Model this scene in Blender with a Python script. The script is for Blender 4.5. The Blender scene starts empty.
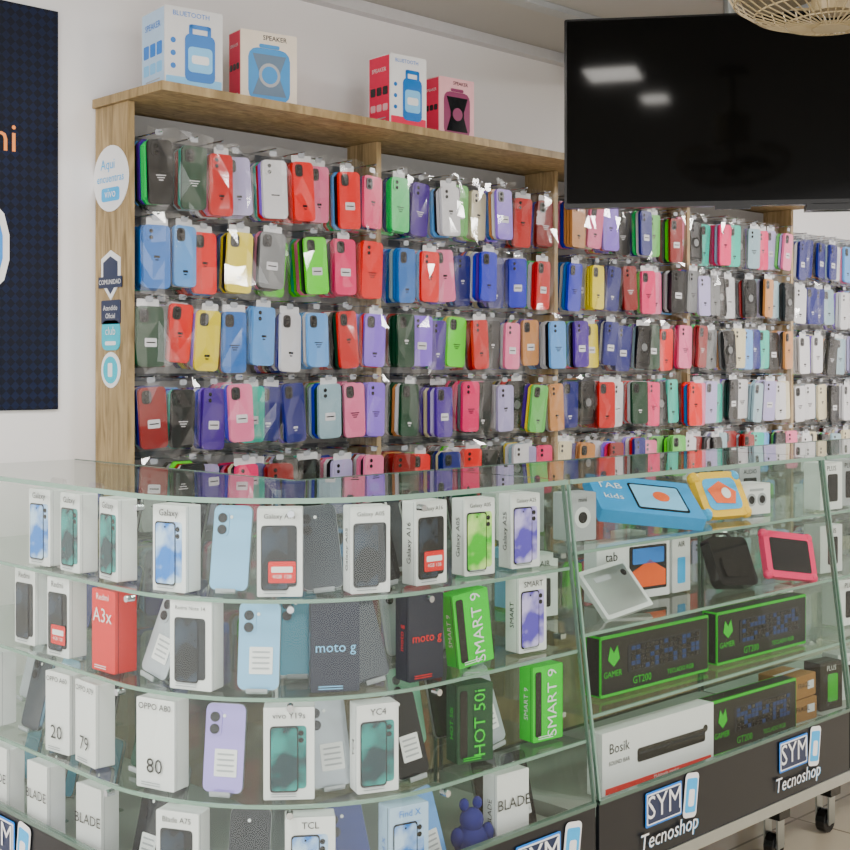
import bpy, math, random
from mathutils import Matrix, Vector
random.seed(7)
S=bpy.context.scene
COL=S.collection
# ------------------------------------------------------------------ materials
def lin(h,sat=1.0):
    h=h.lstrip('#'); o=[]
    for i in (0,2,4):
        c=int(h[i:i+2],16)/255
        o.append(c/12.92 if c<=.04045 else ((c+.055)/1.055)**2.4)
    if sat!=1.0:
        l=.3*o[0]+.59*o[1]+.11*o[2]; o=[min(1,max(.002,l+(x-l)*sat)) for x in o]
    return (o[0],o[1],o[2],1)
MATS={}
def mat(name,hexc,rough=.45,metal=0,var=.06,scale=40,emit=0,ior=None,coat=0,sat=1.3,hex2=None,mul=1):
    if name in MATS: return MATS[name]
    m=bpy.data.materials.new(name); m.use_nodes=True
    nt=m.node_tree; b=nt.nodes['Principled BSDF']
    c=tuple(x*mul for x in lin(hexc,sat)[:3])+(1,)
    n=nt.nodes.new('ShaderNodeTexNoise'); n.inputs['Scale'].default_value=scale
    tc=nt.nodes.new('ShaderNodeTexCoord'); nt.links.new(tc.outputs['Object'],n.inputs['Vector'])
    mx=nt.nodes.new('ShaderNodeMix'); mx.data_type='RGBA'
    mx.inputs[6].default_value=tuple(x*(1-var) for x in c[:3])+(1,)
    mx.inputs[7].default_value=tuple(min(1,x*(1+var)) for x in c[:3])+(1,)
    fac=n.outputs['Fac']
    if hex2:
        mx.inputs[6].default_value=c; mx.inputs[7].default_value=lin(hex2,sat)
        rp=nt.nodes.new('ShaderNodeValToRGB'); rp.color_ramp.elements[0].position=.42; rp.color_ramp.elements[1].position=.58
        nt.links.new(fac,rp.inputs[0]); fac=rp.outputs[0]
    nt.links.new(fac,mx.inputs[0]); nt.links.new(mx.outputs[2],b.inputs['Base Color'])
    b.inputs['Roughness'].default_value=rough; b.inputs['Metallic'].default_value=metal
    if ior: b.inputs['IOR'].default_value=ior
    if coat: b.inputs['Coat Weight'].default_value=coat
    if emit:
        b.inputs['Emission Color'].default_value=c; b.inputs['Emission Strength'].default_value=emit
    MATS[name]=m; return m
def sheet_mat(name,tint,base=.05,rough=0.0,dirt=0.0,amp=.9,dcol='#d8ddd6'):
    m=bpy.data.materials.new(name); m.use_nodes=True; nt=m.node_tree; nt.nodes.clear()
    out=nt.nodes.new('ShaderNodeOutputMaterial')
    tr=nt.nodes.new('ShaderNodeBsdfTransparent'); tr.inputs[0].default_value=lin(tint)
    gl=nt.nodes.new('ShaderNodeBsdfGlossy'); gl.inputs['Roughness'].default_value=rough
    lw=nt.nodes.new('ShaderNodeLayerWeight'); lw.inputs[0].default_value=.5
    p=nt.nodes.new('ShaderNodeMath'); p.operation='POWER'; p.inputs[1].default_value=5
    ma=nt.nodes.new('ShaderNodeMath'); ma.operation='MULTIPLY_ADD'; ma.inputs[1].default_value=amp; ma.inputs[2].default_value=base
    nt.links.new(lw.outputs['Facing'],p.inputs[0]); nt.links.new(p.outputs[0],ma.inputs[0])
    mx=nt.nodes.new('ShaderNodeMixShader')
    nt.links.new(ma.outputs[0],mx.inputs[0]); nt.links.new(tr.outputs[0],mx.inputs[1]); nt.links.new(gl.outputs[0],mx.inputs[2])
    last=mx
    if dirt:
        df=nt.nodes.new('ShaderNodeBsdfDiffuse'); df.inputs[0].default_value=lin(dcol)
        m2=nt.nodes.new('ShaderNodeMixShader'); m2.inputs[0].default_value=dirt
        nt.links.new(mx.outputs[0],m2.inputs[1]); nt.links.new(df.outputs[0],m2.inputs[2]); last=m2
    nt.links.new(last.outputs[0],out.inputs[0])
    MATS[name]=m; return m
GLASS=sheet_mat('clear_glass','#f6fbf8',.04,0,.006)
SHELFG=sheet_mat('shelf_glass','#e6f1ea',.05,0,.02)
TOPG=sheet_mat('top_glass','#e2efe7',.09,0.01,.02,1.0)
BACKG=sheet_mat('back_glass','#b4c4ba',.06,.08,.12,.9,'#93a198')
BAG=sheet_mat('plastic_bag','#ffffff',.085,.09,.012,.6,'#ffffff')
GEDGE=mat('glass_edge','#7a9a8b',.15,0,.1,sat=1)
GEDGED=mat('glass_edge_dark','#4f665b',.15,0,.1,sat=1)
WHITE=mat('white_card','#ebebed',.4,0,.02,sat=1)
OFFW=mat('offwhite_card','#d8d9db',.45,0,.03,sat=1)
BLACK=mat('black_plastic','#08080a',.25)
DARK=mat('dark_glass','#0e1013',.12)
CHROME=mat('chrome','#c8ccd0',.18,1)
ALU=mat('aluminium','#b4b8b8',.35,1)
NAVY=mat('navy','#0f1f40',.35)
# wood
def wood():
    m=bpy.data.materials.new('knotty_wood'); m.use_nodes=True; nt=m.node_tree; b=nt.nodes['Principled BSDF']
    tc=nt.nodes.new('ShaderNodeTexCoord'); mp=nt.nodes.new('ShaderNodeMapping')
    mp.inputs['Scale'].default_value=(6,14,1.6); nt.links.new(tc.outputs['Object'],mp.inputs[0])
    n=nt.nodes.new('ShaderNodeTexNoise'); n.inputs['Scale'].default_value=3; n.inputs['Detail'].default_value=8; n.inputs['Distortion'].default_value=1.5
    nt.links.new(mp.outputs[0],n.inputs['Vector'])
    r=nt.nodes.new('ShaderNodeValToRGB'); e=r.color_ramp.elements
    e[0].position=.3; e[0].color=lin('#76623f'); e[1].position=.7; e[1].color=lin('#b59c72')
    x=r.color_ramp.elements.new(.5); x.color=lin('#9c845c')
    nt.links.new(n.outputs['Fac'],r.inputs[0]); nt.links.new(r.outputs[0],b.inputs['Base Color'])
    b.inputs['Roughness'].default_value=.55; MATS['wood']=m; return m
WOOD=wood()
def floor_mat():
    m=bpy.data.materials.new('floor_tiles'); m.use_nodes=True; nt=m.node_tree; b=nt.nodes['Principled BSDF']
    tc=nt.nodes.new('ShaderNodeTexCoord'); br=nt.nodes.new('ShaderNodeTexBrick'); br.offset=0
    br.inputs['Scale'].default_value=1; br.inputs['Brick Width'].default_value=.45; br.inputs['Row Height'].default_value=.45
    br.inputs['Mortar Size'].default_value=.004; br.inputs['Color1'].default_value=lin('#c6bca8'); br.inputs['Color2'].default_value=lin('#bdb29e'); br.inputs['Mortar'].default_value=lin('#857c6c')
    nt.links.new(tc.outputs['Object'],br.inputs[0]); nt.links.new(br.outputs[0],b.inputs['Base Color']); b.inputs['Roughness'].default_value=.25
    return m
def poster_mat():
    m=bpy.data.materials.new('poster_print'); m.use_nodes=True; nt=m.node_tree; b=nt.nodes['Principled BSDF']
    tc=nt.nodes.new('ShaderNodeTexCoord'); mp=nt.nodes.new('ShaderNodeMapping'); mp.inputs['Rotation'].default_value=(0,math.radians(45),0); mp.inputs['Scale'].default_value=(60,1,60)
    nt.links.new(tc.outputs['Object'],mp.inputs[0])
    ck=nt.nodes.new('ShaderNodeTexChecker'); ck.inputs['Scale'].default_value=1; ck.inputs[1].default_value=lin('#060c20'); ck.inputs[2].default_value=lin('#101f45')
    nt.links.new(mp.outputs[0],ck.inputs[0]); 
    n=nt.nodes.new('ShaderNodeTexNoise'); n.inputs['Scale'].default_value=3; nt.links.new(tc.outputs['Object'],n.inputs['Vector'])
    mx=nt.nodes.new('ShaderNodeMix'); mx.data_type='RGBA'; mx.inputs[7].default_value=lin('#070d1c')
    nt.links.new(n.outputs['Fac'],mx.inputs[0]); nt.links.new(ck.outputs[0],mx.inputs[6]); nt.links.new(mx.outputs[2],b.inputs['Base Color'])
    b.inputs['Roughness'].default_value=.55; b.inputs['Specular IOR Level'].default_value=.25; return m
# ------------------------------------------------------------------ mesh builder
TC={}
def text_geo(s):
    if s in TC: return TC[s]
    cu=bpy.data.curves.new('tmp','FONT'); cu.body=s; cu.size=1; cu.resolution_u=2; cu.align_x='CENTER'; cu.align_y='CENTER'
    ob=bpy.data.objects.new('tmp',cu); COL.objects.link(ob)
    dg=bpy.context.evaluated_depsgraph_get(); dg.update()
    me=ob.evaluated_get(dg).to_mesh()
    g=([(v.co.x,v.co.y) for v in me.vertices],[tuple(p.vertices) for p in me.polygons])
    ob.evaluated_get(dg).to_mesh_clear(); bpy.data.objects.remove(ob); bpy.data.curves.remove(cu)
    TC[s]=g; return g
def rrpts(w,h,r,n=3):
    r=max(1e-5,min(r,w/2-1e-5,h/2-1e-5)); P=[]
    for cx,cz,a0 in ((w/2-r,h/2-r,0),(-w/2+r,h/2-r,90),(-w/2+r,-h/2+r,180),(w/2-r,-h/2+r,270)):
        for i in range(n+1):
            a=math.radians(a0+90*i/n); P.append((cx+r*math.cos(a),cz+r*math.sin(a)))
    return P
I4=Matrix.Identity(4)
class MB:
    def __init__(s): s.v=[];s.f=[];s.m=[];s.ml=[];s.mi={}
    def mid(s,m):
        if m.name not in s.mi: s.mi[m.name]=len(s.ml); s.ml.append(m)
        return s.mi[m.name]
    def add(s,V,F,m,M=I4):
        o=len(s.v); k=s.mid(m)
        s.v+= [tuple(M@Vector(p)) for p in V]
        for f in F: s.f.append([o+i for i in f]); s.m.append(k)
    def box(s,x0,x1,y0,y1,z0,z1,m,M=I4):
        V=[(x0,y0,z0),(x1,y0,z0),(x1,y1,z0),(x0,y1,z0),(x0,y0,z1),(x1,y0,z1),(x1,y1,z1),(x0,y1,z1)]
        s.add(V,[(0,3,2,1),(4,5,6,7),(0,1,5,4),(1,2,6,5),(2,3,7,6),(3,0,4,7)],m,M)
    def rr(s,w,h,r,t,x,z,y,m,M=I4,n=3):
        P=rrpts(w,h,r,n); k=len(P)
        V=[(x+a,y,z+b) for a,b in P]+[(x+a,y+t,z+b) for a,b in P]
        F=[list(range(k)),list(range(2*k-1,k-1,-1))]+[(i,k+i,k+(i+1)%k,(i+1)%k) for i in range(k)]
        s.add(V,F,m,M)
    def disc(s,r,t,x,z,y,m,M=I4,n=4): s.rr(2*r,2*r,r,t,x,z,y,m,M,n)
    def poly(s,P,y,t,m,M=I4):
        k=len(P); V=[(a,y,b) for a,b in P]+[(a,y+t,b) for a,b in P]
        F=[list(range(k)),list(range(2*k-1,k-1,-1))]+[(i,k+i,k+(i+1)%k,(i+1)%k) for i in range(k)]
        s.add(V,F,m,M)
    def text(s,t,size,x,z,y,m,M=I4,shear=0,rot=0):
        V,F=text_geo(t); c,sn=math.cos(rot),math.sin(rot)
        VV=[]
        for a,b in V:
            a=(a+shear*b)*size; b=b*size
            VV.append((x+a*c-b*sn,y,z+a*sn+b*c))
        s.add(VV,F,m,M)
    def tube(s,p,q,r,m,M=I4,n=8):
        p=Vector(p);q=Vector(q); d=(q-p).normalized()
        a=d.orthogonal().normalized(); b=d.cross(a)
        V=[];
        for e in (p,q):
            for i in range(n):
                t=2*math.pi*i/n; V.append(e+r*(math.cos(t)*a+math.sin(t)*b))
        F=[(i,(i+1)%n,n+(i+1)%n,n+i) for i in range(n)]+[list(range(n-1,-1,-1)),list(range(n,2*n))]
        s.add(V,F,m,M)
    def build(s,name,M=I4,parent=None,smooth=False):
        me=bpy.data.meshes.new(name); me.from_pydata(s.v,[],s.f)
        for m in s.ml: me.materials.append(m)
        me.polygons.foreach_set('material_index',s.m)
        if smooth: me.polygons.foreach_set('use_smooth',[True]*len(s.f))
        me.update()
        o=bpy.data.objects.new(name,me); COL.objects.link(o); o.matrix_world=M
        if parent: o.parent=parent
        return o
def empty(name,loc=(0,0,0)):
    e=bpy.data.objects.new(name,None); e.empty_display_size=.1; COL.objects.link(e); return e
def TM(x,y,z,yaw=0,tilt=0,roll=0):
    return Matrix.Translation((x,y,z))@Matrix.Rotation(math.radians(yaw),4,'Z')@Matrix.Rotation(math.radians(tilt),4,'X')@Matrix.Rotation(math.radians(roll),4,'Y')
# ------------------------------------------------------------------ room
WALLM=mat('wall_paint','#efedee',.8,0,.02,3,sat=1)
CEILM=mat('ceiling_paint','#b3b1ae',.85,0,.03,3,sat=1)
def room(name,*b,m=WALLM):
    k=MB(); k.box(*b,m); return k.build(name)
room('wall_back',-1.5,7.6,2.97,3.07,0,2.31)
room('wall_right',7.5,7.6,-1.5,2.97,0,2.31)
room('unseen_blocker_wall',2.2,7.5,-1.6,-1.5,0,2.31,m=mat('blocker_wall_grey','#bdb9b3',.8,0,.03,3,sat=1))  # unseen front wall, added to darken glass reflections and raise contrast
room('floor',-1.5,7.6,-1.5,3.07,-.05,0,m=floor_mat())
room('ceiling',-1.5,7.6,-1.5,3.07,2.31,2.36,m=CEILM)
TR=mat('trim_grey','#a9abad',.6)
k=MB(); k.box(-1.4,7.4,2.93,2.969,2.275,2.309,mat('trim_white','#cfcfd2',.6)); k.box(-1.4,7.4,2.55,2.60,2.29,2.309,TR); k.build('trim_1')
k=MB(); k.box(3.55,3.75,-1.4,2.9,2.22,2.309,TR); k.build('trim_2')
k=MB(); k.box(1.75,7.4,2.955,2.969,0,.08,TR); k.build('baseboard_back')
# poster
PO=poster_mat(); k=MB(); k.box(-.35,.35,0,.006,-.495,.495,PO)
OR=mat('orange_print','#f0a070',.5); BL=mat('blue_print','#2f78c8',.45); LBL=mat('lightblue_print','#8fc4ea',.45)
k.text('xiaomi',.10,.108,.163,-.001,OR)
k.rr(.21,.26,.1,.001,.115,-.1,-.001,WHITE); k.rr(.175,.225,.085,.001,.115,-.1,-.002,mat('poster_blue','#4f8fd6',.4)); k.rr(.11,.15,.05,.001,.115,-.1,-.003,WHITE)
k.build('wall_poster',TM(1.268,2.962,1.597))
# ------------------------------------------------------------------ shelving unit
su=empty('wooden_wall_shelving')
k=MB()
k.box(1.715,4.89,2.645,2.965,1.865,1.887,WOOD)
k.build('top_board',parent=su)
for i,u in enumerate((1.724,2.55,3.35,4.12,4.87)):
    k=MB(); k.box(u,u+.018,2.81,2.965,.0,1.864,WOOD)
    k.build('side_panel_%d'%(i+1),parent=su)
k=MB(); k.box(1.743,4.87,2.94,2.965,.25,1.86,mat('slatwall_white','#a2a3a4',.5,sat=1))
k.build('slatwall_back',parent=su)
ROWT=[1.768,1.566,1.363,1.159,.956,.752,.548]
k=MB()
for T in ROWT:
    k.box(1.743,4.87,2.932,2.9399,T+.012,T+.032,mat('slat_grey','#5c6168',.4,.4))
k.build('slat_rails',parent=su)
k=MB(); k.box(1.743,4.87,2.75,2.939,.02,.28,WOOD); k.build('plinth',parent=su)
k=MB(); k.box(4.90,7.2,2.94,2.968,.0,1.80,MATS['slatwall_white'])
for T in ROWT:
    k.box(4.90,7.2,2.932,2.9399,T-.008,T+.012,MATS['slat_grey'])
k.build('wall_slatted')
# ------------------------------------------------------------------ hanging cases
CC=dict(k='#0f1013',G='#123d2a',r='#c41222',w='#e2e2e6',v='#bfb9de',c='#ff3444',p='#f08fae',m='#f01a7c',n='#3fd080',u='#4a2a8c',g='#86c97e',l='#9678e0',y='#f2e22e',b='#1270b8',B='#7fb0ea',a='#7c7e80',L='#8cf010',N='#101f70',t='#c8966f',R='#84102a',M='#58c6b4',e='#e2dac0',s='#a8c0ca',i='#1634bc')
CM={q:mat('case_'+('up_' if q.isupper() else '')+q.lower(),h,.3,0,.04,sat=1.4,mul=.85) for q,h in CC.items()}
rows={
0:[(1.795,'k'),(1.905,'G'),(1.985,'r'),(2.06,'v'),(2.156,'w'),(2.247,'c'),(2.337,'p'),(2.43,'c'),(2.527,'m'),(2.64,'n'),(2.745,'u'),(2.83,'w'),(2.91,'g'),(3.0,'e'),(3.08,'l'),(3.2,'r'),(3.325,'R'),(3.45,'t'),(3.56,'p'),(3.64,'l'),(3.73,'k'),(3.82,'N'),(3.92,'g'),(4.02,'R'),(4.11,'p')],
1:[(1.8,'b'),(1.89,'B'),(1.955,'c'),(2.06,'y'),(2.16,'a'),(2.31,'L'),(2.42,'m'),(2.51,'c'),(2.64,'b'),(2.75,'c'),(2.825,'p'),(2.92,'N'),(3.0,'i'),(3.08,'N'),(3.18,'i'),(3.295,'r'),(3.45,'i'),(3.565,'y'),(3.66,'N'),(3.74,'R'),(3.84,'m'),(3.93,'p'),(4.03,'k'),(4.13,'a')],
2:[(1.785,'G'),(1.895,'c'),(1.965,'y'),(2.04,'b'),(2.135,'B'),(2.22,'w'),(2.305,'B'),(2.405,'r'),(2.535,'l'),(2.655,'G'),(2.74,'l'),(2.82,'u'),(2.9,'L'),(2.975,'r'),(3.055,'k'),(3.145,'p'),(3.24,'t'),(3.34,'B'),(3.465,'u'),(3.555,'y'),(3.64,'N'),(3.725,'N'),(3.815,'k'),(3.91,'G'),(4.01,'c'),(4.11,'p')],
3:[(1.785,'R'),(1.875,'k'),(1.98,'u'),(2.045,'p'),(2.115,'M'),(2.24,'N'),(2.35,'s'),(2.44,'p'),(2.535,'l'),(2.675,'G'),(2.8,'u'),(2.92,'m'),(3.01,'k'),(3.11,'v'),(3.25,'g'),(3.345,'t'),(3.45,'N'),(3.54,'k'),(3.62,'r'),(3.71,'w'),(3.815,'G'),(3.915,'m'),(4.03,'M'),(4.13,'c')],
4:[(1.79,'w'),(1.90,'k'),(2.07,'m'),(2.18,'R'),(2.30,'k'),(2.42,'v'),(2.52,'p'),(2.64,'R'),(2.73,'c'),(2.84,'N'),(2.95,'c'),(3.05,'k'),(3.16,'w'),(3.3,'m'),(3.42,'e'),(3.55,'t'),(3.66,'R'),(3.78,'N'),(3.9,'p'),(4.02,'g'),(4.12,'w')],
}
allq='kGrwvcpmnuglybBaLNtRMesikkNuR'
pale='wvvwepsslBwaatkNkgRk'
TAG=mat('case_label','#d8d8dc',.5); HEAD=mat('bag_header','#a9adb4',.2); HCARD=mat('header_card','#d6d8dc',.35,sat=1)
def stack(k,u,T,q,depth=None,y0=0):
    v0=2.80+random.uniform(-.025,.025)+y0
    M=TM(u+.0,v0,T+.03+random.uniform(-.012,.006),random.uniform(-10,6),random.uniform(-2,4),random.uniform(-4,4))
    h=random.uniform(.148,.162); w=random.uniform(.069,.077)
    m=CM[q]
    zc=-.03-h/2
    k.rr(w,h,.012,.010,0,zc,0,m,M,3)
    armour = q=='k' and random.random()<.5
    if armour:
        k.disc(.022,.003,0,zc,-.003,DARK,M,4); k.disc(.014,.002,0,zc,-.0045,CM['a'],M,4)
        for s in (-1,1): k.rr(.008,h*.8,.003,.003,s*(w/2-.005),zc,-.003,DARK,M,1)
        k.rr(w*.8,.012,.003,.003,0,zc-h*.38,-.003,DARK,M,1)
    k.rr(.026,.034,.008,.002,-w/2+.02,zc+h/2-.024,-.0018,m if random.random()<.5 else CM['k'],M,2)
    for dz in (-.008,.008): k.disc(.0055,.002,-w/2+.02,zc+h/2-.024+dz,-.0032,DARK,M,2)
    if not armour:
        lb=BLACK if q not in 'kNGuR' else TAG
        r=random.random()
        if r<.25: k.rr(.034,.022,.002,.0006,0,zc-h*.1,-.0008,TAG,M,1); k.rr(.026,.003,.001,.0004,0,zc-h*.1,-.0012,BLACK,M,1)
        elif r<.4:
            for z3 in range(3): k.rr(.03-.008*z3,.0025,.001,.0005,0,zc-h*.05-z3*.006,-.0008,lb,M,1)
        else:
            zz=zc-h*random.choice((.0,.18,.25))
            k.rr(.016,.006,.001,.0006,0,zz,-.0008,lb,M,1); k.rr(.010,.003,.001,.0006,0,zz-.008,-.0008,lb,M,1)
    n=random.randint(6,8)
    for i in range(1,n):
        if v0+i*.0145>2.918: break
        r=random.random()
        qq=q if r<.25 else ('w' if r<.40 else random.choice(allq if u<4.2 else pale))
        k.rr(w+random.uniform(-.004,.004),h+random.uniform(-.006,.004),.012,.0095,random.uniform(-.003,.003),zc+random.uniform(-.003,.003),i*.0145,CM[qq],M,1)
    k.rr(.022,.014,.003,.001,0,-.012,.004,HEAD,M,1)
    if random.random()<.35: k.rr(random.uniform(.04,.07),.02,.002,.001,random.uniform(-.005,.005),-.022,.006,HCARD,M,1)
    xs=(-.046,-.016,.016,.046); zs=(.0,-.022,-.07,-.12,-.17,-.205)
    V=[(a+random.uniform(-.003,.003),-.008+random.uniform(-.007,.0035),c+random.uniform(-.006,.006)) for c in zs for a in xs]
    F=[]
    for r in range(5):
        for j in range(3):
            a,b,c,d=r*4+j,(r+1)*4+j,(r+1)*4+j+1,r*4+j+1
            F+= [(a,b,c),(a,c,d)] if random.random()<.5 else [(a,b,d),(b,c,d)]
    k.add(V,F,BAG,M)
    k.tube((0,-.012,-.006),(0,2.935-v0-.005,-.006),.0022,CHROME,TM(u,v0,T+.03),5)
k=MB()
for r,T in enumerate(ROWT):
    L=list(rows.get(r,[]))
    if not L:
        u=1.80
        while u<4.12: L.append((u,random.choice(allq))); u+=random.uniform(.09,.115)
    prev=None
    for u,q in L:
        if prev and u-prev>.11 and not (prev<2.56<u) and not (prev<3.36<u): stack(k,(u+prev)/2,T,random.choice('wvakkN'+q),y0=.045)
        prev=u
    for u,q in L: stack(k,u,T,q)
    u=4.19
    while u<4.84:
        stack(k,u,T,random.choice(pale+('kRmMp' if r<5 else ''))); u+=random.uniform(.07,.085)
    u=4.95
    while u<6.6:
        stack(k,u,T-.02,random.choice('wwwvseakBwkN')); u+=random.uniform(.075,.09)
k.build('hanging_phone_cases')
# ------------------------------------------------------------------ stickers on the side panel
TEAL=mat('teal_print','#4fb4c8',.4); SK=mat('sky_print','#54a9df',.4)
k=MB(); k.disc(.083,.002,0,0,0,WHITE,n=8); k.text('Aqui',.036,-.012,.035,-.001,SK); k.text('encuentras',.029,0,.0,-.001,SK); k.rr(.085,.034,.008,.001,0,-.04,-.0008,SK); k.text('vivo',.032,0,-.038,-.0015,WHITE)
k.build('round_sticker',TM(1.7235,2.888,1.68,-90)@Matrix.Translation((0,-.002,0)))
k=MB(); k.poly([(-.045,.05),(0,.07),(.045,.05),(.045,-.01),(0,-.055),(-.045,-.01)][::-1],0,.002,WHITE); k.poly([(-.034,.04),(0,.055),(.034,.04),(.034,-.006),(0,-.04),(-.034,-.006)][::-1],-.001,.001,NAVY)
k.rr(.11,.028,.003,.002,0,-.01,-.002,NAVY); k.text('COMUNIDAD',.017,0,-.01,-.0025,WHITE); k.rr(.09,.06,.004,.002,0,-.085,0,NAVY); k.text('Atendido',.018,0,-.075,-.001,WHITE); k.text('Oficial',.018,0,-.095,-.001,WHITE)
k.build('shield_sticker',TM(1.7235,2.888,1.43,-90)@Matrix.Translation((0,-.002,0)))
k=MB(); k.rr(.085,.075,.02,.002,0,0,0,TEAL); k.text('club',.03,0,.01,-.001,WHITE); k.rr(.05,.01,.004,.001,0,-.02,-.001,WHITE)
k.build('teal_sticker',TM(1.7235,2.888,1.287,-90)@Matrix.Translation((0,-.002,0)))
k=MB(); k.disc(.045,.002,0,0,0,WHITE,n=6); k.disc(.034,.001,0,0,-.001,TEAL,n=6); k.rr(.02,.035,.004,.001,0,0,-.002,WHITE)
k.build('round_sticker',TM(1.7235,2.888,1.20,-90)@Matrix.Translation((0,-.002,0)))
# ------------------------------------------------------------------ speaker boxes on the top board
PINK=mat('pink_card','#d8405e',.45); GREYC=mat('grey_card','#a9acb2',.45,sat=1); PURP=mat('plum_print','#7c2f55',.4)
PBLUE=mat('paleblue_card','#b9d0e8',.4); PPINK=mat('palepink_card','#e6b6bc',.4); BEI=mat('beige_card','#e6dcd0',.4)
def speaker_box(u,v,yaw,w,h,d,spk,side,style,body=WHITE):
    k=MB(); k.rr(w,h,.003,d,0,h/2,-d/2,body)
    y=-d/2
    k.box(-w/2-.0006,-w/2-.0001,-d/2+.004,d/2-.004,.004,h-.004,side)
    Ms=Matrix.Translation((-w/2,0,0))@Matrix.Rotation(math.radians(-90),4,'Z')
    for i in range(3):
        k.rr(d*.22,d*.24,.004,.0006,(-1+i)*d*.28,h*.52,-.0014,BL if side!=PINK else DARK,Ms)
        if style==0: k.rr(d*.22,d*.2,.004,.0006,(-1+i)*d*.28,h*.3,-.0014,LBL if side!=PINK else PPINK,Ms)
    k.text('SPEAKER',d*.17,0,h*.8,-.0015,BL if side!=PINK else WHITE,Ms)
    for q in range(3): k.rr(d*.6,.003,.001,.0005,0,h*.16-q*.008,-.0014,GREYC,Ms,1)
    if style==0:
        k.rr(w*.96,h*.16,.002,.0008,0,h*.1,y-.0008,LBL if side!=PINK else PINK,n=1)
        k.rr(w*.52,h*.56,.014,.0015,w*.1,h*.42,y-.0022,spk); k.rr(w*.42,h*.3,.01,.001,w*.1,h*.40,y-.0032,LBL); k.rr(w*.3,h*.1,.006,.001,w*.1,h*.40,y-.004,WHITE)
        k.rr(w*.36,h*.05,.006,.002,w*.1,h*.79,y-.002,spk)
        for sx in(-1,1): k.rr(w*.06,h*.14,.003,.001,w*.1+sx*w*.16,h*.74,y-.002,spk)
        k.text('BLUETOOTH',w*.11,-w*.05,h*.92,y-.001,BL)
        for q in range(3): k.disc(w*.045,.001,-w*.36,h*(.3+.15*q),y-.001,spk,n=3)
    else:
        k.rr(w*.74,h*.7,w*.16,.0015,0,h*.43,y-.0015,spk)
        k.poly([(-w*.3,h*.16),(w*.3,h*.16),(w*.17,h*.43),(w*.3,h*.7),(-w*.3,h*.7),(-w*.17,h*.43)],y-.0022,.0006,DARK if spk is PURP else mat('speaker_mesh','#66788c',.5))
        k.disc(w*.19,.001,0,h*.43,y-.003,DARK if spk is PURP else GREYC,n=5); k.disc(w*.14,.001,0,h*.43,y-.0038,spk,n=5)
        k.rr(w*.36,h*.05,.004,.001,0,h*.81,y-.002,spk)
        k.text('SPEAKER',w*.11,w*.1,h*.92,y-.001,DARK)
    return k.build('speaker_box',TM(u,v,1.8875,yaw))
SB=mat('speaker_blue','#2e6fb5',.4)
speaker_box(1.868,2.79,-8,.158,.210,.135,SB,PBLUE,0,OFFW)
speaker_box(2.108,2.77,-10,.165,.198,.07,mat('speaker_lblue','#4f8cc4',.4),PINK,1,BEI)
speaker_box(2.596,2.77,-4,.135,.216,.10,SB,PINK,0)
speaker_box(2.820,2.78,-4,.14,.190,.07,PURP,PINK,1,PPINK)
# ------------------------------------------------------------------ counters
ZT=.98; R0=.37; CX,CY=1.24+R0,1.64+R0
def off(z): return .077*(ZT-z)/.615
def path(z,ins=0,v0=2.85,u1=1.985,n=18):
    R=R0+off(z)-ins; P=[(CX-R,v0)]
    for i in range(n+1):
        a=math.radians(90*i/n); P.append((CX-R*math.cos(a),CY-R*math.sin(a)))
    P.append((u1,CY-R)); return P
def straight(z,u0,u1,ins=0): 
    y=CY-R0-off(z)+ins; return [(u0,y),(u1,y)]
def sweep(k,P,z0,z1,t,m,P2=None):
    P2=P2 or P
    def nrm(Q,i):
        a=Vector(Q[max(0,i-1)]);b=Vector(Q[min(len(Q)-1,i+1)]); d=(b-a).normalized(); return Vector((-d.y,d.x))
    n=len(P); V=[]
    for i in range(n):
        nn=nrm(P,i)*t; n2=nrm(P2,i)*t
        V+=[(P[i][0],P[i][1],z0),(P2[i][0],P2[i][1],z1),(P2[i][0]+n2.x,P2[i][1]+n2.y,z1),(P[i][0]+nn.x,P[i][1]+nn.y,z0)]
    F=[(0,1,2,3),(4*n-4,4*n-1,4*n-2,4*n-3)]
    for i in range(n-1):
        o=4*i
        for j in range(4): F.append((o+j,o+4+j,o+4+(j+1)%4,o+(j+1)%4))
    k.add(V,F,m)
PANEL=mat('base_panel_black','#070a11',.4,var=.3,scale=6); DECK=mat('deck_grey','#989d98',.5,sat=1)
def logo(u,v,z,yaw,s=1.0):
    k=MB(); w=.125*s
    k.rr(w,.07*s,.004,.001,-.02*s,.028*s,0,BL); k.rr(w-.008,.07*s-.008,.003,.001,-.02*s,.028*s,-.0008,WHITE); k.rr(w-.014,.07*s-.014,.003,.001,-.02*s,.028*s,-.0014,NAVY)
    k.text('SYM',.066*s,-.02*s,.030*s,-.0025,WHITE)
    k.text('Tecnoshop',.046*s,-.0*s,-.034*s,-.0016,SK,shear=.15); k.text('Tecnoshop',.045*s,-.002*s,-.033*s,-.0026,WHITE,shear=.15)
    k.rr(.048*s,.092*s,.01*s,.001,.072*s,.035*s,0,WHITE,TM(0,0,0,0,0,8)); k.rr(.038*s,.07*s,.005*s,.001,.072*s,.035*s,-.001,SK,TM(0,0,0,0,0,8)); k.rr(.02*s,.035*s,.005*s,.001,.072*s,.03*s,-.002,WHITE,TM(0,0,0,0,0,8))
    return k.build('brand_logo_decal',TM(u,v,z,yaw))
def caster(k,u,v):
    k.tube((u,v-.012,.03),(u,v+.012,.03),.03,BLACK,n=14); k.tube((u,v-.014,.03),(u,v+.014,.03),.012,ALU,n=10)
    k.box(u-.015,u+.015,v-.02,v-.015,.025,.1,ALU); k.box(u-.015,u+.015,v+.015,v+.02,.025,.1,ALU); k.box(u-.025,u+.025,v-.03,v+.03,.1,.19,BLACK)
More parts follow.
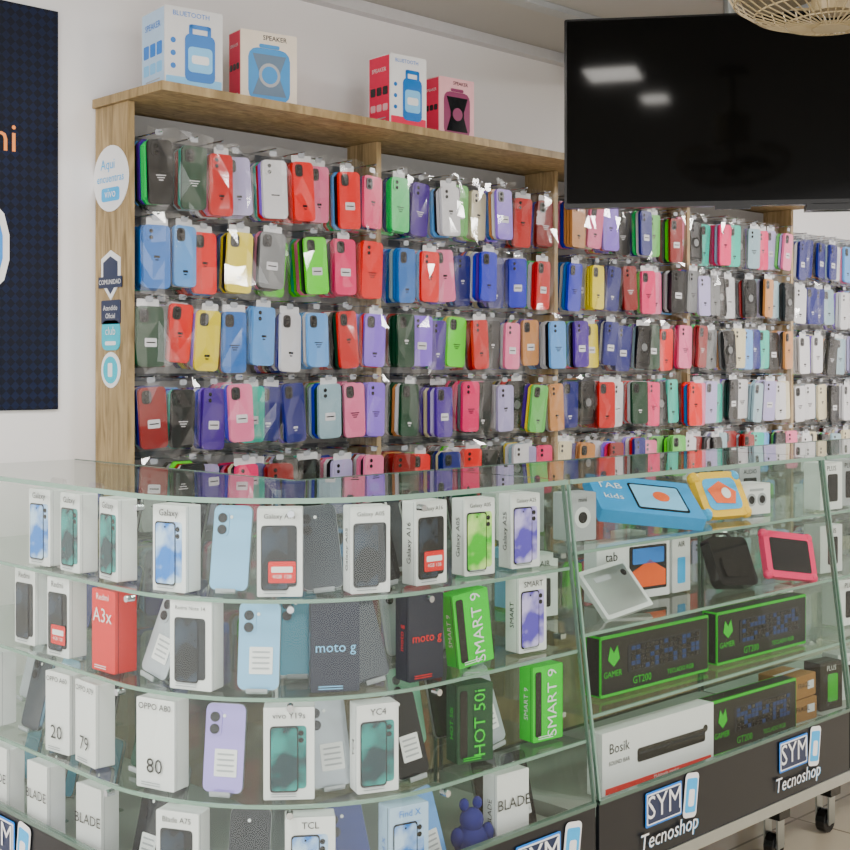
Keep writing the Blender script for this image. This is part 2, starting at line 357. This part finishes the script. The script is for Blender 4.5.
def counter(kind,u0,u1,shelves,deck):
    E=empty('glass_display_counter')
    corner=kind=='corner'
    pf=(lambda z,ins=0:path(z,ins,u1=u1)) if corner else (lambda z,ins=0:straight(z,u0,u1,ins))
    def closed(z,ins=.006):
        P=pf(z,ins)
        return P+([(u1,2.0),(1.6,2.0),(1.6,2.85)] if corner else [(u1,2.0),(u0,2.0)])
    k=MB(); P=closed(ZT,-.008); k.add([(a,b,ZT+.004) for a,b in P],[list(range(len(P)))],TOPG)
    k.build('top_glass',parent=E)
    k=MB(); sweep(k,pf(ZT,-.010),ZT-.004,ZT+.005,.005,GEDGE)
    B=[(1.6,2.85),(1.6,2.0),(u1,2.0)] if corner else [(u0,2.0),(u1,2.0)]
    sweep(k,B,ZT-.004,ZT+.005,.006,GEDGED)
    for z in shelves: sweep(k,pf(z,.004),z-.003,z+.003,.004,GEDGE)
    k.build('glass_edges',parent=E)
    k=MB(); A=pf(ZT-.008); Bm=pf(.365); n=len(A)
    k.add([(a,b,ZT-.008) for a,b in A]+[(a,b,.365) for a,b in Bm],[(i,i+1,n+i+1,n+i) for i in range(n-1)],GLASS)
    k.build('front_glass',parent=E,smooth=corner)
    k=MB()
    for z in shelves:
        P=closed(z,.008); k.add([(a,b,z) for a,b in P],[list(range(len(P)))],SHELFG)
    k.build('shelves',parent=E)
    k=MB(); P=closed(.365,.012); m=len(P)
    k.add([(a,b,deck) for a,b in P]+[(a,b,.20) for a,b in P],[list(range(m)),list(range(2*m-1,m-1,-1))]+[(i,m+i,m+(i+1)%m,(i+1)%m) for i in range(m)],DECK)
    k.build('deck',parent=E)
    k=MB(); Q=pf(.365); sweep(k,Q,.218,.362,.008,PANEL); k.build('base_panel',parent=E)
    k=MB(); Qo=pf(.365,-.003); sweep(k,Qo,.362,.370,.012,GEDGED); sweep(k,Qo,.192,.218,.014,ALU); k.build('metal_trim',parent=E)
    k=MB()
    if corner: k.add([(1.6,2.85,ZT),(1.6,2.0,ZT),(u1,2.0,ZT),(1.6,2.85,deck),(1.6,2.0,deck),(u1,2.0,deck)],[(0,1,4,3),(1,2,5,4)],BACKG)
    else: k.add([(u0,2.0,ZT),(u1,2.0,ZT),(u1,2.0,deck),(u0,2.0,deck)],[(0,1,2,3)],BACKG)
    k.build('back_glass',parent=E)
    k=MB(); ends=[u1] if corner else [u0,u1]
    for e in ends:
        ft=CY-R0; fb=ft-off(.365)
        k.add([(e,ft,ZT-.01),(e,2.0,ZT-.01),(e,2.0,deck),(e,fb,.37)],[(0,1,2,3)],GLASS)
        x0,x1=(e-.004,e) if e==u1 else (e,e+.004)
        V=[(x0,ft-.002,ZT-.005),(x1,ft-.002,ZT-.005),(x1,ft+.005,ZT-.005),(x0,ft+.005,ZT-.005),(x0,fb-.002,.365),(x1,fb-.002,.365),(x1,fb+.005,.365),(x0,fb+.005,.365)]
        k.add(V,[(0,3,2,1),(4,5,6,7),(0,1,5,4),(1,2,6,5),(2,3,7,6),(3,0,4,7)],GEDGED if e==u1 else GEDGE)
        k.box(x0,x1,1.992,2.0,deck,ZT,GEDGED)
    k.build('side_glass',parent=E)
    k=MB()
    if corner:
        k.tube((1.49,1.91,deck),(1.49,1.91,ZT),.013,CHROME,n=14)
        for z in shelves: k.tube((1.49,1.91,z-.02),(1.49,1.91,z),.022,CHROME,n=14)
        for a in (3,50,88):
            for z in shelves+[ZT-.01]:
                R=R0+off(z); ar=math.radians(a); x,y=CX-R*math.cos(ar),CY-R*math.sin(ar)
                k.tube((x-.004*math.cos(ar),y-.004*math.sin(ar),z-.012),(x+.012*math.cos(ar),y+.012*math.sin(ar),z-.012),.006,CHROME,n=10)
        for p in ((1.40,2.6),(1.42,1.95),(1.9,1.75),(1.9,1.93)): caster(k,*p)
    else:
        for u in (u0+.12,u1-.12):
            caster(k,u,1.70); caster(k,u,1.93)
        for u in (u0+.01,u1-.01):
            for z in shelves: k.box(u-.008,u+.008,1.66,1.68,z-.014,z-.004,CHROME)
    k.build('hardware',parent=E)
SC=[.813,.654,.484]; DC=.312
SBy=[.84,.68,.525]; DB=.335
counter('corner',1.69,1.985,SC,DC)
counter('bay',1.997,2.985,SBy,DB)
counter('bay',2.997,4.0,SBy,DB)
yb=CY-R0-off(.365)-.0035
logo(2.225,yb,.288,0); logo(2.735,yb,.288,0); logo(1.835,yb,.280,0); logo(CX-R0-off(.365)-.0035,2.33,.288,-90); logo(3.45,yb,.288,0)
# ------------------------------------------------------------------ phones and boxes
GREEN=mat('green_card','#16cf3a',.4,sat=1.1); DGREEN=mat('darkgreen_card','#063d26',.4); REDC=mat('red_card','#cf1c22',.4); NAVYC=mat('navy_card','#0a1228',.4)
PH=dict(dark='#14171b',grey='#3c4148',silver='#b0b5bd',blue='#8fbadb',sky='#7fabe8',teal='#2a7f96',lav='#a798d8',green='#163d2f',pink='#c05a6a',mint='#98d0b6',navy='#1c2a66')
PM={a:mat('phone_'+a,h,.12,.15) for a,h in PH.items()}
P2=dict(dark=('#07090c','#2a3442'),blue=('#3f78c8','#c4d9f2'),lav=('#5c4eb0','#cfc4f0'),green=('#58b830','#d0eea0'),teal=('#062f36','#2f8a86'),pink=('#98385c','#f0a8bc'),dteal=('#103038','#3a7a80'))
SCR={a:mat('print_'+a,h[0],.25,hex2=h[1],scale=22) for a,h in P2.items()}
ACR=sheet_mat('acrylic','#e8eef0',.12,.02,.08,.9,'#e4e8ea')
# display-order angle -> distance along the counter's front path (0 = start of the curve)
STAB=[(0,-.124),(12,-.005),(20,.052),(32,.161),(45,.262),(58,.368),(70,.46),(80,.55),(92,.655)]
def arc_s(a):
    for (a0,s0),(a1,s1) in zip(STAB,STAB[1:]):
        if a<=a1: return s0+(s1-s0)*(a-a0)/(a1-a0)
    return STAB[-1][1]
def place(row,kind,val,inset,z):
    if kind=='F': inset+=.022
    R=R0+off(z+.02)-inset
    if kind=='L': return CX-R,val,-90
    if kind=='A':
        s=arc_s(val); q=.335; A=q*math.pi/2
        if s<0: return CX-R,CY-s,-90
        if s<A:
            a=s/q; return CX-R*math.cos(a),CY-R*math.sin(a),math.degrees(a)-90
        return CX+(s-A),CY-R,0
    return val,CY-R,0
def zrow(r): return (SC+[DC])[r]
def phone_box(row,kind,val,txt='',img='dark',body=WHITE,tm=None,w=.072,h=.149,d=.038,sticker=None,dyaw=None,big=None,inset=.045,roll=0,phones=True,bigz=None,vert=False):
    z=zrow(row)+.0045; x,y,yaw=place(row,kind,val,inset,z)
    if kind=='F': h*=.96
    yaw+= dyaw if dyaw is not None else random.uniform(-6,8)
    k=MB(); tm=tm or DARK
    k.rr(w,h,.0025,d,0,h/2,-d/2,body,n=2); f=-d/2
    k.box(-w/2-.0004,w/2+.0004,-d/2+.006,-d/2+.0068,.001,h-.001,GREYC if body in (WHITE,OFFW) else BLACK)
    if phones:
        dx=-.006
        k.rr(.040,.104,.006,.0005,dx+.015,h*.46,f-.0007,PM['dark'] if img=='dark' else SCR[img])
        for q in range(2): k.disc(.0045,.0005,dx+.026,h*.46+.04-q*.012,f-.0012,BLACK,n=3)
        k.rr(.047,.110,.006,.0006,dx-.002,h*.44,f-.0016,BLACK); k.rr(.043,.104,.005,.0005,dx-.002,h*.44,f-.0021,SCR[img],n=3)
        k.disc(.0018,.0004,dx-.002,h*.44+.046,f-.0024,BLACK,n=2)
    if txt: k.text(txt,min(.016,1.5*w/max(4,len(txt))),0,h*.91,f-.0026,tm)
    for q in range(2): k.rr(w*.5,.0016,.0005,.0003,-w*.1,.010-q*.004,f-.0026,GREYC if body in (WHITE,OFFW) else tm,n=1)
    if big:
        bs=min(.036,1.75*w/len(big)); zz=h*bigz if bigz else (h*.25 if not phones else h*.14)
        if vert: k.text(big,.034,w*.12,h*.5,f-.003,tm,rot=math.pi/2)
        else: k.text(big,bs,0,zz,f-.003,tm)
    if vert:
        k.rr(w*.2,h*.86,.004,.0006,-w*.33,h*.5,f-.0012,BLACK,n=2)
    if sticker:
        k.rr(.046,.036,.003,.0005,.004,h*.28,f-.0034,REDC); k.rr(.036,.010,.002,.0004,.004,h*.31,f-.0038,WHITE); k.text('4GB 128',.009,.004,h*.23,f-.004,WHITE)
    Ms=Matrix.Translation((-w/2,0,0))@Matrix.Rotation(math.radians(-90),4,'Z')
    k.text(txt or big or 'phone',.016,0,h*.5,-.0006,tm,Ms,rot=math.pi/2)
    return k.build('phone_box',TM(x,y,z,yaw)@Matrix.Rotation(math.radians(roll),4,'Y'))
def phone(row,kind,val,c='dark',label=False,inset=.05,tilt=-14,dyaw=0,roll=0,front=False):
    z=zrow(row)+.005; x,y,yaw=place(row,kind,val,inset,z)
    k=MB(); w,h=.070,.145; m=PM[c]
    T=Matrix.Rotation(math.radians(tilt),4,'X')
    k.rr(w,h,.011,.008,0,h/2+.004,0,m,T,4)
    k.rr(w+.001,h+.001,.0115,.005,0,h/2+.004,.0015,ALU,T,4)
    if front: k.rr(w-.006,h-.008,.008,.0006,0,h/2+.004,-.0007,DARK,T)
    else:
        k.rr(.024,.042,.007,.0016,-.018,h-.028,-.0016,m,T)
        for q in range(2):
            k.disc(.0085,.002,-.018,h-.018-q*.02,-.0034,BLACK,T,4); k.disc(.0045,.001,-.018,h-.018-q*.02,-.004,DARK,T,4)
        k.disc(.003,.001,-.002,h-.016,-.0012,WHITE,T,3)
    if label:
        k.rr(.04,.045,.002,.0006,.004,h*.36,-.0012,WHITE,T)
        for q in range(4): k.rr(.03,.003,.001,.0004,.004,h*.36+.014-q*.009,-.0017,GREYC,T,1)
    # clear acrylic stand: foot, lip and back rest
    k.box(-.02,.02,-.012,.045,0,.003,SHELFG); k.box(-.018,.018,-.012,-.009,0,.008,GREYC)
    k.add([(-.03,.012,.0),(.03,.012,.0),(.03,.012,.11),(-.03,.012,.11)],[(0,1,2,3)],ACR,T)
    return k.build('smartphone',TM(x,y,z,yaw+dyaw)@Matrix.Rotation(math.radians(roll),4,'Y'))
# row 1
phone_box(0,'L',2.36,'Galaxy','blue'); phone_box(0,'L',2.24,'Galaxy','teal'); phone(0,'L',2.17,'dark',inset=.08)
phone_box(0,'A',3.5,'Galaxy','teal'); phone(0,'A',13,'dark',inset=.085,dyaw=10)
phone_box(0,'A',23.5,'Galaxy','blue',w=.075); phone(0,'A',34.5,'blue',False,tilt=-10,inset=.055)
phone_box(0,'A',46.5,'Galaxy A06','dark',sticker=1,w=.076,dyaw=2); phone(0,'A',56,'grey',dyaw=-8,roll=-6,inset=.07)
phone_box(0,'A',65,'Galaxy A05','dark',dyaw=-4); phone(0,'A',73,'dark',inset=.085,roll=-6)
phone_box(0,'A',80.5,'Galaxy A16','dark',sticker=1,dyaw=-4,inset=.055); phone(0,'A',88,'dark',inset=.10,roll=-6)
phone_box(0,'F',1.778,'Galaxy A05','green',dyaw=-8); phone(0,'F',1.848,'green',inset=.09,roll=-5)
phone_box(0,'F',1.908,'Galaxy A25','lav',dyaw=-8)
# row 2
phone_box(1,'L',2.40,'Redmi','dark',inset=.055); phone_box(1,'L',2.25,'Redmi','dark',sticker=1)
phone_box(1,'A',5.5,'Redmi','dark',body=REDC,tm=WHITE,big='A3x',phones=False,w=.074,h=.147,bigz=.68,d=.045); phone(1,'A',16.5,'silver',True,roll=12,inset=.06)
phone_box(1,'A',29.5,'Redmi Note 14','dark',w=.082,h=.152,dyaw=0); phone(1,'A',42.5,'blue',True,tilt=-8,inset=.035)
phone(1,'A',50,'teal',inset=.14)
phone_box(1,'A',57,'','dark',body=NAVYC,tm=LBL,big='moto g',phones=False,w=.082,h=.15,dyaw=-5,bigz=.5); phone(1,'A',67,'grey',inset=.07,roll=-9)
phone_box(1,'A',76,'','dark',body=NAVYC,tm=REDC,big='moto g',phones=False,w=.076,h=.15,dyaw=-5,bigz=.5); phone(1,'A',85,'pink',inset=.1)
phone_box(1,'F',1.75,'','dark',body=GREEN,tm=WHITE,big='SMART 9',phones=False,w=.082,h=.142,roll=-7,dyaw=-8,d=.036,vert=True)
phone(1,'F',1.835,'mint',inset=.1); phone_box(1,'F',1.905,'SMART','lav',dyaw=-6)
# row 3
phone_box(2,'L',2.49,'OPPO','dark',phones=False,big='A40'); phone(2,'L',2.39,'grey',inset=.06); phone(2,'L',2.31,'blue',inset=.075)
phone_box(2,'L',2.215,'OPPO A60','dark',phones=False,big='20'); phone_box(2,'L',2.11,'OPPO A79','dark',phones=False,big='79',w=.078)
phone(2,'A',13,'green',inset=.075); phone_box(2,'A',24,'OPPO A80','dark',phones=False,big='80',w=.082,h=.153,dyaw=2)
phone(2,'A',36,'lav',True,tilt=-8,inset=.04); phone_box(2,'A',48.5,'vivo Y19s','teal',w=.084,h=.153,dyaw=0)
phone(2,'A',57,'silver',True,inset=.07,roll=-4); phone_box(2,'A',64.5,'YC4','teal',w=.074,dyaw=-4); phone(2,'A',74,'dark',True,inset=.055,roll=-5)
phone_box(2,'F',1.725,'','dark',body=DGREEN,tm=GREEN,big='HOT 50i',phones=False,h=.148,dyaw=-14,w=.076,vert=True)
phone(2,'F',1.82,'silver',True,inset=.07,roll=-8); phone_box(2,'F',1.925,'','dark',body=GREEN,tm=WHITE,big='SMART 9',phones=False,w=.078,h=.15,dyaw=-6,vert=True)
# row 4
phone_box(3,'L',2.55,'','dark',phones=False,big='BLADE',bigz=.6); phone_box(3,'L',2.41,'','dark',phones=False,big='BLADE',bigz=.6); phone(3,'L',2.33,'dark',inset=.08)
phone_box(3,'L',2.25,'','dark',phones=False,big='BLADE',bigz=.6); phone(3,'L',2.17,'navy',inset=.08); phone_box(3,'A',7,'','dark',phones=False,big='BLADE',body=OFFW,bigz=.6)
phone(3,'A',18,'dark',inset=.07,label=True); phone_box(3,'A',29.5,'Blade A75','dark',w=.08); phone(3,'A',41,'dark',inset=.05)
phone_box(3,'A',52,'TCL','blue',w=.082); phone(3,'A',61,'navy',inset=.06,roll=-8); phone_box(3,'A',69.5,'Find X','blue',w=.076,tm=BL,body=PBLUE); phone(3,'A',77.5,'sky',True,inset=.06,roll=-6)
phone_box(3,'F',1.80,'','dark',phones=False,big='BLADE',w=.08,dyaw=-5,bigz=.6); phone(3,'F',1.885,'dark',inset=.07,label=True)
# second file of stock standing further back on the shelves
for r in range(4):
    for v in (2.62,2.46,2.31,2.08): phone(r,'L',v,random.choice(['dark','grey','teal','silver','navy']),inset=.17+.02*(r%2),dyaw=random.uniform(-8,8))
    for u in ((1.70,1.80,1.90) if r<3 else (1.90,)): phone(r,'F',u,random.choice(['grey','silver','dark','mint','teal']),inset=.17,dyaw=random.uniform(-10,8))
# plush
def uv(k,c,r,m,sx=1,sy=1,sz=1,n=12):
    V=[];F=[]
    for i in range(n+1):
        a=math.pi*i/n
        for j in range(n*2):
            b=math.pi*j/n; V.append((c[0]+r*sx*math.sin(a)*math.cos(b),c[1]+r*sy*math.sin(a)*math.sin(b),c[2]+r*sz*math.cos(a)))
    w=n*2
    for i in range(n):
        for j in range(w): F.append((i*w+j,(i+1)*w+j,(i+1)*w+(j+1)%w,i*w+(j+1)%w))
    k.add(V,F,m)
PL=mat('plush_blue','#20246e',.9); k=MB()
uv(k,(0,0,.033),.033,PL,1,.9,1); uv(k,(0,-.003,.072),.022,PL)
for s in (-1,1):
    uv(k,(s*.014,0,.1),.009,PL,1,1,1.3); uv(k,(s*.032,-.006,.045),.012,PL,1,1,1.5); uv(k,(s*.02,-.025,.012),.013,PL,1,1.4,.9)
x,y,_=place(3,'F',1.715,.055,DC); k.build('plush_toy',TM(x,y,DC+.001,-15),smooth=True)
# ------------------------------------------------------------------ bay 2 merchandise
KEY=mat('key_dark','#0e141b',.4); KEYB=mat('key_blue','#12305f',.4); BLK=mat('black_card','#050706',.4); GR2=mat('lime_print','#2fb040',.4)
def keyboard_box(u,v,z,yaw,w=.36,h=.125,d=.04,white=False,roll=0):
    k=MB(); f=-d/2
    if not white:
        k.rr(w,h,.002,d,0,h/2,f,GR2); k.rr(w-.005,h-.012,.003,.001,0,h/2,f-.0008,BLK)
        k.box(-w/2-.0005,-w/2,f+.004,-f-.004,.004,h-.004,BLK); k.box(-w/2+.002,w/2-.002,f+.004,-f-.004,h-.001,h+.0003,BLK)
        k.rr(.25*w/.36,h*.46,.005,.001,.03,h*.55,f-.0016,KEY)
        for r in range(5):
            for c in range(15):
                k.rr(.0125,.0085,.0015,.0006,.03+(c-7)*.0155*w/.36,h*.55+(r-2)*.0105,f-.0024,random.choice([KEYB,BLACK,BLACK]),n=1)
        k.text('GAMER',.018,-w*.4,h*.36,f-.0018,GR2); k.text('GT200',.022,-w*.14,h*.17,f-.0018,GR2); k.text('TECLADO RGB',.014,w*.22,h*.17,f-.0018,GR2)
        k.poly([(-w*.44,h*.6),(-w*.39,h*.48),(-w*.34,h*.6),(-w*.36,h*.82),(-w*.39,h*.7),(-w*.42,h*.82)],f-.0018,.0006,GR2)
        nm='keyboard_box'
    else:
        k.rr(w,h,.002,d,0,h/2,f,WHITE); k.rr(w*.62,h*.22,.006,.001,.04,h*.5,f-.0012,BLACK); k.rr(w*.6,h*.05,.002,.001,.04,h*.53,f-.0018,KEY)
        k.text('Bosik',.03,-w*.36,h*.72,f-.001,DARK); k.text('SOUND BAR',.012,-w*.36,h*.5,f-.001,DARK); k.disc(.008,.001,w*.42,h*.6,f-.001,BLACK); 
        k.box(-w/2+.01,w/2-.01,f-.0008,f,.004,.016,REDC); k.text('Multimedia speaker',.011,.02,.010,f-.0014,WHITE); nm='sound_bar_box'
    return k.build(nm,TM(u,v,z+.0045,yaw,0,roll))
keyboard_box(2.30,1.665,.525,-2,.37,.125); keyboard_box(2.725,1.665,.525,-2,.37,.12)
keyboard_box(2.285,1.645,DB-.004,-2,.38,.13,white=True); keyboard_box(2.66,1.645,DB-.004,-2,.34,.125)
k=MB(); k.rr(.085,.125,.002,.05,0,.0625,-.025,WHITE); f=-.026
k.rr(.05,.026,.012,.001,0,.065,f-.0005,NAVYC)
for s in(-1,1): k.rr(.018,.045,.009,.001,0,0,0,NAVYC,TM(s*.022,f-.001,.055,0,0,s*-15)); k.disc(.006,.001,s*.012,.06,f-.002,GREYC)
k.text('WIRELESS',.012,0,.108,f,DARK); k.box(-.0425,.0425,f+.0003,f+.001,0,.014,BL)
k.build('game_controller_box',TM(2.933,1.74,.5295,-10))
CARD=mat('cardboard','#8d6b48',.7,0,.12)
for i in range(2):
    k=MB(); k.rr(.12,.055,.002,.09,0,.0275,-.045,CARD,n=1); k.box(-.0602,.0602,-.006,.006,.0552,.0556,OFFW); k.text('FRAGIL',.018,0,.03,-.0457,DARK); k.rr(.03,.02,.001,.0004,.035,.028,-.0456,OFFW)
    k.build('cardboard_box',TM(2.91,1.69,DB+.001+i*.0575,-4+i*5))
k=MB(); w,h,d=.25,.15,.032
k.rr(w,h,.003,d,0,h/2,-d/2,mat('cyan_card','#2a92cc',.4)); k.rr(w*.5,h*.72,.008,.001,w*.12,h*.48,-d/2-.001,DARK); k.rr(w*.46,h*.62,.004,.001,w*.12,h*.48,-d/2-.002,LBL); k.disc(.02,.001,w*.15,h*.5,-d/2-.003,mat('kids_orange','#e8703a',.5)); k.text('TAB',.034,-w*.32,h*.7,-d/2-.001,WHITE); k.text('kids',.03,-w*.32,h*.4,-d/2-.001,WHITE)
k.build('tablet_box',TM(2.39,1.72,.866,-20,-62,14))
k=MB(); w,h=.15,.115; BB=mat('kids_blue','#52a6dc',.5); YY=mat('kids_yellow','#ecc030',.5); OO=mat('kids_orange','#e8703a',.5)
k.rr(w,h,.03,.02,0,h/2,-.01,YY,n=5); k.rr(w*.72,h*.7,.016,.001,0,h/2,-.0115,BB)
k.poly([(-.03,.035),(.03,.03),(.045,.06),(0,.09),(-.045,.07)],-.013,.001,OO); k.disc(.014,.001,.01,.058,-.0145,WHITE)
for sx in (-1,1):
    for zz in (.012,h-.012): uv(k,(sx*(w/2-.01),0,zz),.016,BB if sx*(zz-.05)>0 else YY,n=6)
k.build('childrens_tablet',TM(2.69,1.72,.848,-12,-28,0))
k=MB(); k.rr(.1,.075,.002,.06,0,.0375,-.03,WHITE)
for s in (-1,1): k.disc(.016,.001,s*.019,.036,-.0315,GREYC,n=5); k.disc(.01,.001,s*.019,.036,-.0325,DARK,n=5)
k.rr(.05,.006,.003,.001,0,.06,-.0315,GREYC); k.build('headphone_box',TM(2.84,1.76,.8445,-10))
k=MB(); k.rr(.08,.11,.002,.05,0,.055,-.025,GREYC); k.rr(.05,.06,.004,.001,0,.05,-.026,DARK); k.text('AUDIO',.016,0,.095,-.0258,DARK); k.build('earbud_box',TM(2.93,1.83,.8445,-8))
for i,(u,v) in enumerate(((2.05,1.86),(2.16,1.9),(2.14,1.74))):
    k=MB(); k.rr(.075,.10,.003,.05,0,.05,-.025,GREYC if i else OFFW); k.disc(.022,.001,0,.048,-.026,OFFW,n=5); k.disc(.012,.001,0,.048,-.027,DARK,n=5); k.text('mini',.014,0,.085,-.0258,DARK); k.build('speaker_box',TM(u,v,.8445,-10))
k=MB(); k.rr(.23,.135,.002,.04,0,.0675,-.02,WHITE); k.rr(.12,.10,.004,.001,.045,.068,-.021,DARK)
k.poly([(-.01,.025),(.1,.025),(.1,.06),(.05,.085),(-.01,.06)],-.0222,.001,OO); k.rr(.10,.035,.003,.001,.045,.095,-.0222,BL); k.text('tab',.03,-.07,.1,-.021,DARK)
k.build('tablet_box',TM(2.39,1.79,.6845,-8))
k=MB(); k.rr(.15,.12,.003,.012,0,.06,0,OFFW); k.rr(.13,.10,.003,.001,0,.06,-.001,ALU); k.rr(.05,.012,.002,.0005,-.02,.09,-.0016,GREYC); k.disc(.008,.0008,.05,.09,-.0018,DARK); k.build('tablet',TM(2.25,1.675,.686,-8,-40,-8))
for i,(u,v,c) in enumerate(((2.09,1.80,WHITE),(2.13,1.90,LBL),(2.54,1.90,WHITE),(2.55,1.78,OFFW))):
    k=MB(); k.rr(.07,.13,.002,.05,0,.065,-.025,c); k.rr(.03,.06,.004,.001,0,.05,-.026,DARK if i!=3 else SK); k.text('AIR',.018,0,.11,-.0258,DARK); k.build('accessory_box',TM(u,v,.6845,-10+i*3))
k=MB(); k.rr(.13,.12,.015,.03,0,.06,-.015,DARK); k.rr(.09,.05,.01,.006,0,.045,-.021,BLACK); k.tube((-.03,0,.12),(-.02,0,.135),.004,BLACK); k.tube((.03,0,.12),(.02,0,.135),.004,BLACK); k.tube((-.02,0,.135),(.02,0,.135),.004,BLACK)
k.build('black_pouch',TM(2.68,1.69,.6875,-8,-26,5))
HP=mat('hot_pink','#e0206c',.4); k=MB(); k.rr(.16,.115,.02,.018,0,.0575,-.009,HP,n=4); k.rr(.125,.082,.005,.001,0,.0575,-.010,BLACK); k.rr(.118,.074,.004,.0006,0,.0575,-.0108,DARK)
for s in (-1,1):
    for zz in (.008,.107): uv(k,(s*.072,0,zz),.013,HP,n=6)
k.rr(.05,.012,.005,.03,0,.01,.0,HP); k.build('rugged_tablet',TM(2.86,1.65,.69,-14,-20,9))
for i in range(7):
    for r,z in enumerate(SBy+[DB-.004]):
        u=3.07+i*.13
        if (i+r)%3==2: continue
        k=MB(); hh=.12; c=[WHITE,OFFW,GREYC,BLK,WHITE][(i*2+r)%5]
        k.rr(.09,hh,.002,.05,0,hh/2,-.025,c); k.rr(.04,.07,.005,.001,.005,.055,-.0265,DARK if c!=BLK else GR2); k.text('PLUS',.018,0,hh*.87,-.0258,DARK if c!=BLK else WHITE)
        k.build('accessory_box',TM(u,1.68+.02*(i%2),z+.0045,-8))
# ------------------------------------------------------------------ television
def camw(X,Y): return (.715*X+.699*Y, -.699*X+.715*Y)
tl=camw(.405,3.80); tr=camw(1.355,3.66)
tx,ty=(tl[0]+tr[0])/2,(tl[1]+tr[1])/2
yaw=math.degrees(math.atan2(tr[1]-tl[1],tr[0]-tl[0]))
TV=empty('wall_television'); TVM=TM(tx,ty,1.945,yaw)
SCRN=mat('tv_screen','#010101',.075,0,0,ior=1.2)
k=MB(); k.rr(.96,.55,.006,.03,0,0,0,BLACK); k.rr(.945,.53,.003,.001,0,.004,-.001,SCRN); k.rr(.6,.35,.02,.04,0,-.03,.03,BLACK); k.box(-.05,.05,-.001,.01,-.285,-.275,BLACK)
k.build('panel',TVM,TV)
k=MB(); k.box(-.15,.15,.07,.085,-.15,.15,ALU,TVM); 
k.tube(TVM@Vector((0,.10,-.1)),TVM@Vector((0,.10,.364)),.02,ALU,n=12); k.tube(TVM@Vector((0,.07,0)),TVM@Vector((0,.12,0)),.03,ALU)
k.tube(TVM@Vector((0,.10,.35)),TVM@Vector((0,.10,.364)),.06,ALU,n=16)
k.tube(TVM@Vector((.22,-.005,-.285)),TVM@Vector((.32,-.005,-.285)),.012,BLACK); k.box(.2,.34,-.03,.03,-.295,-.278,BLACK,TVM)
k.build('ceiling_mount',parent=TV)
# ------------------------------------------------------------------ fan
CREAM=mat('fan_cream','#94876e',.4); FAN=empty('ceiling_fan'); fu,fv=camw(.81,2.6); fz=1.882
k=MB(); N=44
prof=[(.035,0),(.09,.008),(.15,.028),(.19,.055),(.212,.095),(.19,.13),(.10,.15)]
for i in range(N):
    a=2*math.pi*i/N
    for (r0,z0),(r1,z1) in zip(prof,prof[1:]): k.tube((r0*math.cos(a),r0*math.sin(a),z0),(r1*math.cos(a),r1*math.sin(a),z1),.0016,CREAM,n=4)
for r,z in prof:
    for i in range(36):
        a,b=2*math.pi*i/36,2*math.pi*(i+1)/36
        k.tube((r*math.cos(a),r*math.sin(a),z),(r*math.cos(b),r*math.sin(b),z),.003 if r>.2 or r<.05 else .0018,CREAM,n=4)
k.tube((0,0,-.003),(0,0,.006),.036,CREAM,n=20)
k.build('cage',TM(fu,fv,fz),FAN)
k=MB(); k.tube((0,0,.03),(0,0,.09),.04,CREAM,n=16); k.tube((0,0,.15),(0,0,.26),.065,CREAM,n=20); k.tube((0,0,.26),(0,0,2.309-fz),.014,CREAM,n=12); k.tube((0,0,2.28-fz),(0,0,2.309-fz),.06,CREAM,n=16); k.tube((0,0,.08),(0,0,.16),.012,CREAM)
BLD=mat('fan_blade','#5c554b',.3)
for i in range(3):
    a=i*2*math.pi/3; M=Matrix.Rotation(a,4,'Z')@Matrix.Translation((.1,0,.07))@Matrix.Rotation(math.radians(22),4,'X')
    P=[(-.07,-.02),(0,-.055),(.06,-.06),(.08,0),(.05,.05),(-.02,.045),(-.07,.02)]
    k.add([(a_,b_,0) for a_,b_ in P]+[(a_,b_,.003) for a_,b_ in P],[list(range(6,-1,-1)),list(range(7,14))]+[(j,(j+1)%7,7+(j+1)%7,7+j) for j in range(7)],BLD,M)
k.build('motor_and_blades',TM(fu,fv,fz),FAN)
# ------------------------------------------------------------------ lamps
LE=mat('led_panel','#fffaf2',.5,0,0,emit=55,sat=1)
def lamp(u,v,w,l,yaw):
    k=MB(); M=TM(u,v,2.292,yaw); k.box(-w/2-.01,w/2+.01,-l/2-.01,l/2+.01,.003,.017,ALU,M); k.box(-w/2,w/2,-l/2,l/2,0,.003,LE,M); k.build('ceiling_lamp')
lamp(2.18,1.68,.19,.20,-44); lamp(1.91,1.265,.10,.14,-44)
def area(u,v,e,s=.6,z=2.285):
    L=bpy.data.lights.new('led_light','AREA'); L.energy=e; L.shape='SQUARE'; L.size=s; L.color=(1,.965,.92)
    o=bpy.data.objects.new('led_panel_light',L); COL.objects.link(o); o.location=(u,v,z)
for u,v,e in ((4.5,1.5,60),(.4,1.75,40),(6.0,1.3,60),(-1.1,.9,45),(3.2,-.6,70)): area(u,v,e,.5)
W=bpy.data.worlds.new('daylight'); S.world=W; W.use_nodes=True; nt=W.node_tree
bg=nt.nodes['Background']; bg.inputs[0].default_value=(1,.98,.955,1); bg.inputs[1].default_value=2.7
# ------------------------------------------------------------------ camera
cd=bpy.data.cameras.new('camera'); cd.sensor_width=36; cd.lens=36*1305/850; cd.shift_y=-55/850; cd.clip_start=.05
c=bpy.data.objects.new('camera',cd); COL.objects.link(c); c.location=(0,0,1.2); c.rotation_euler=(math.radians(90),0,-math.asin(.699))
S.camera=c
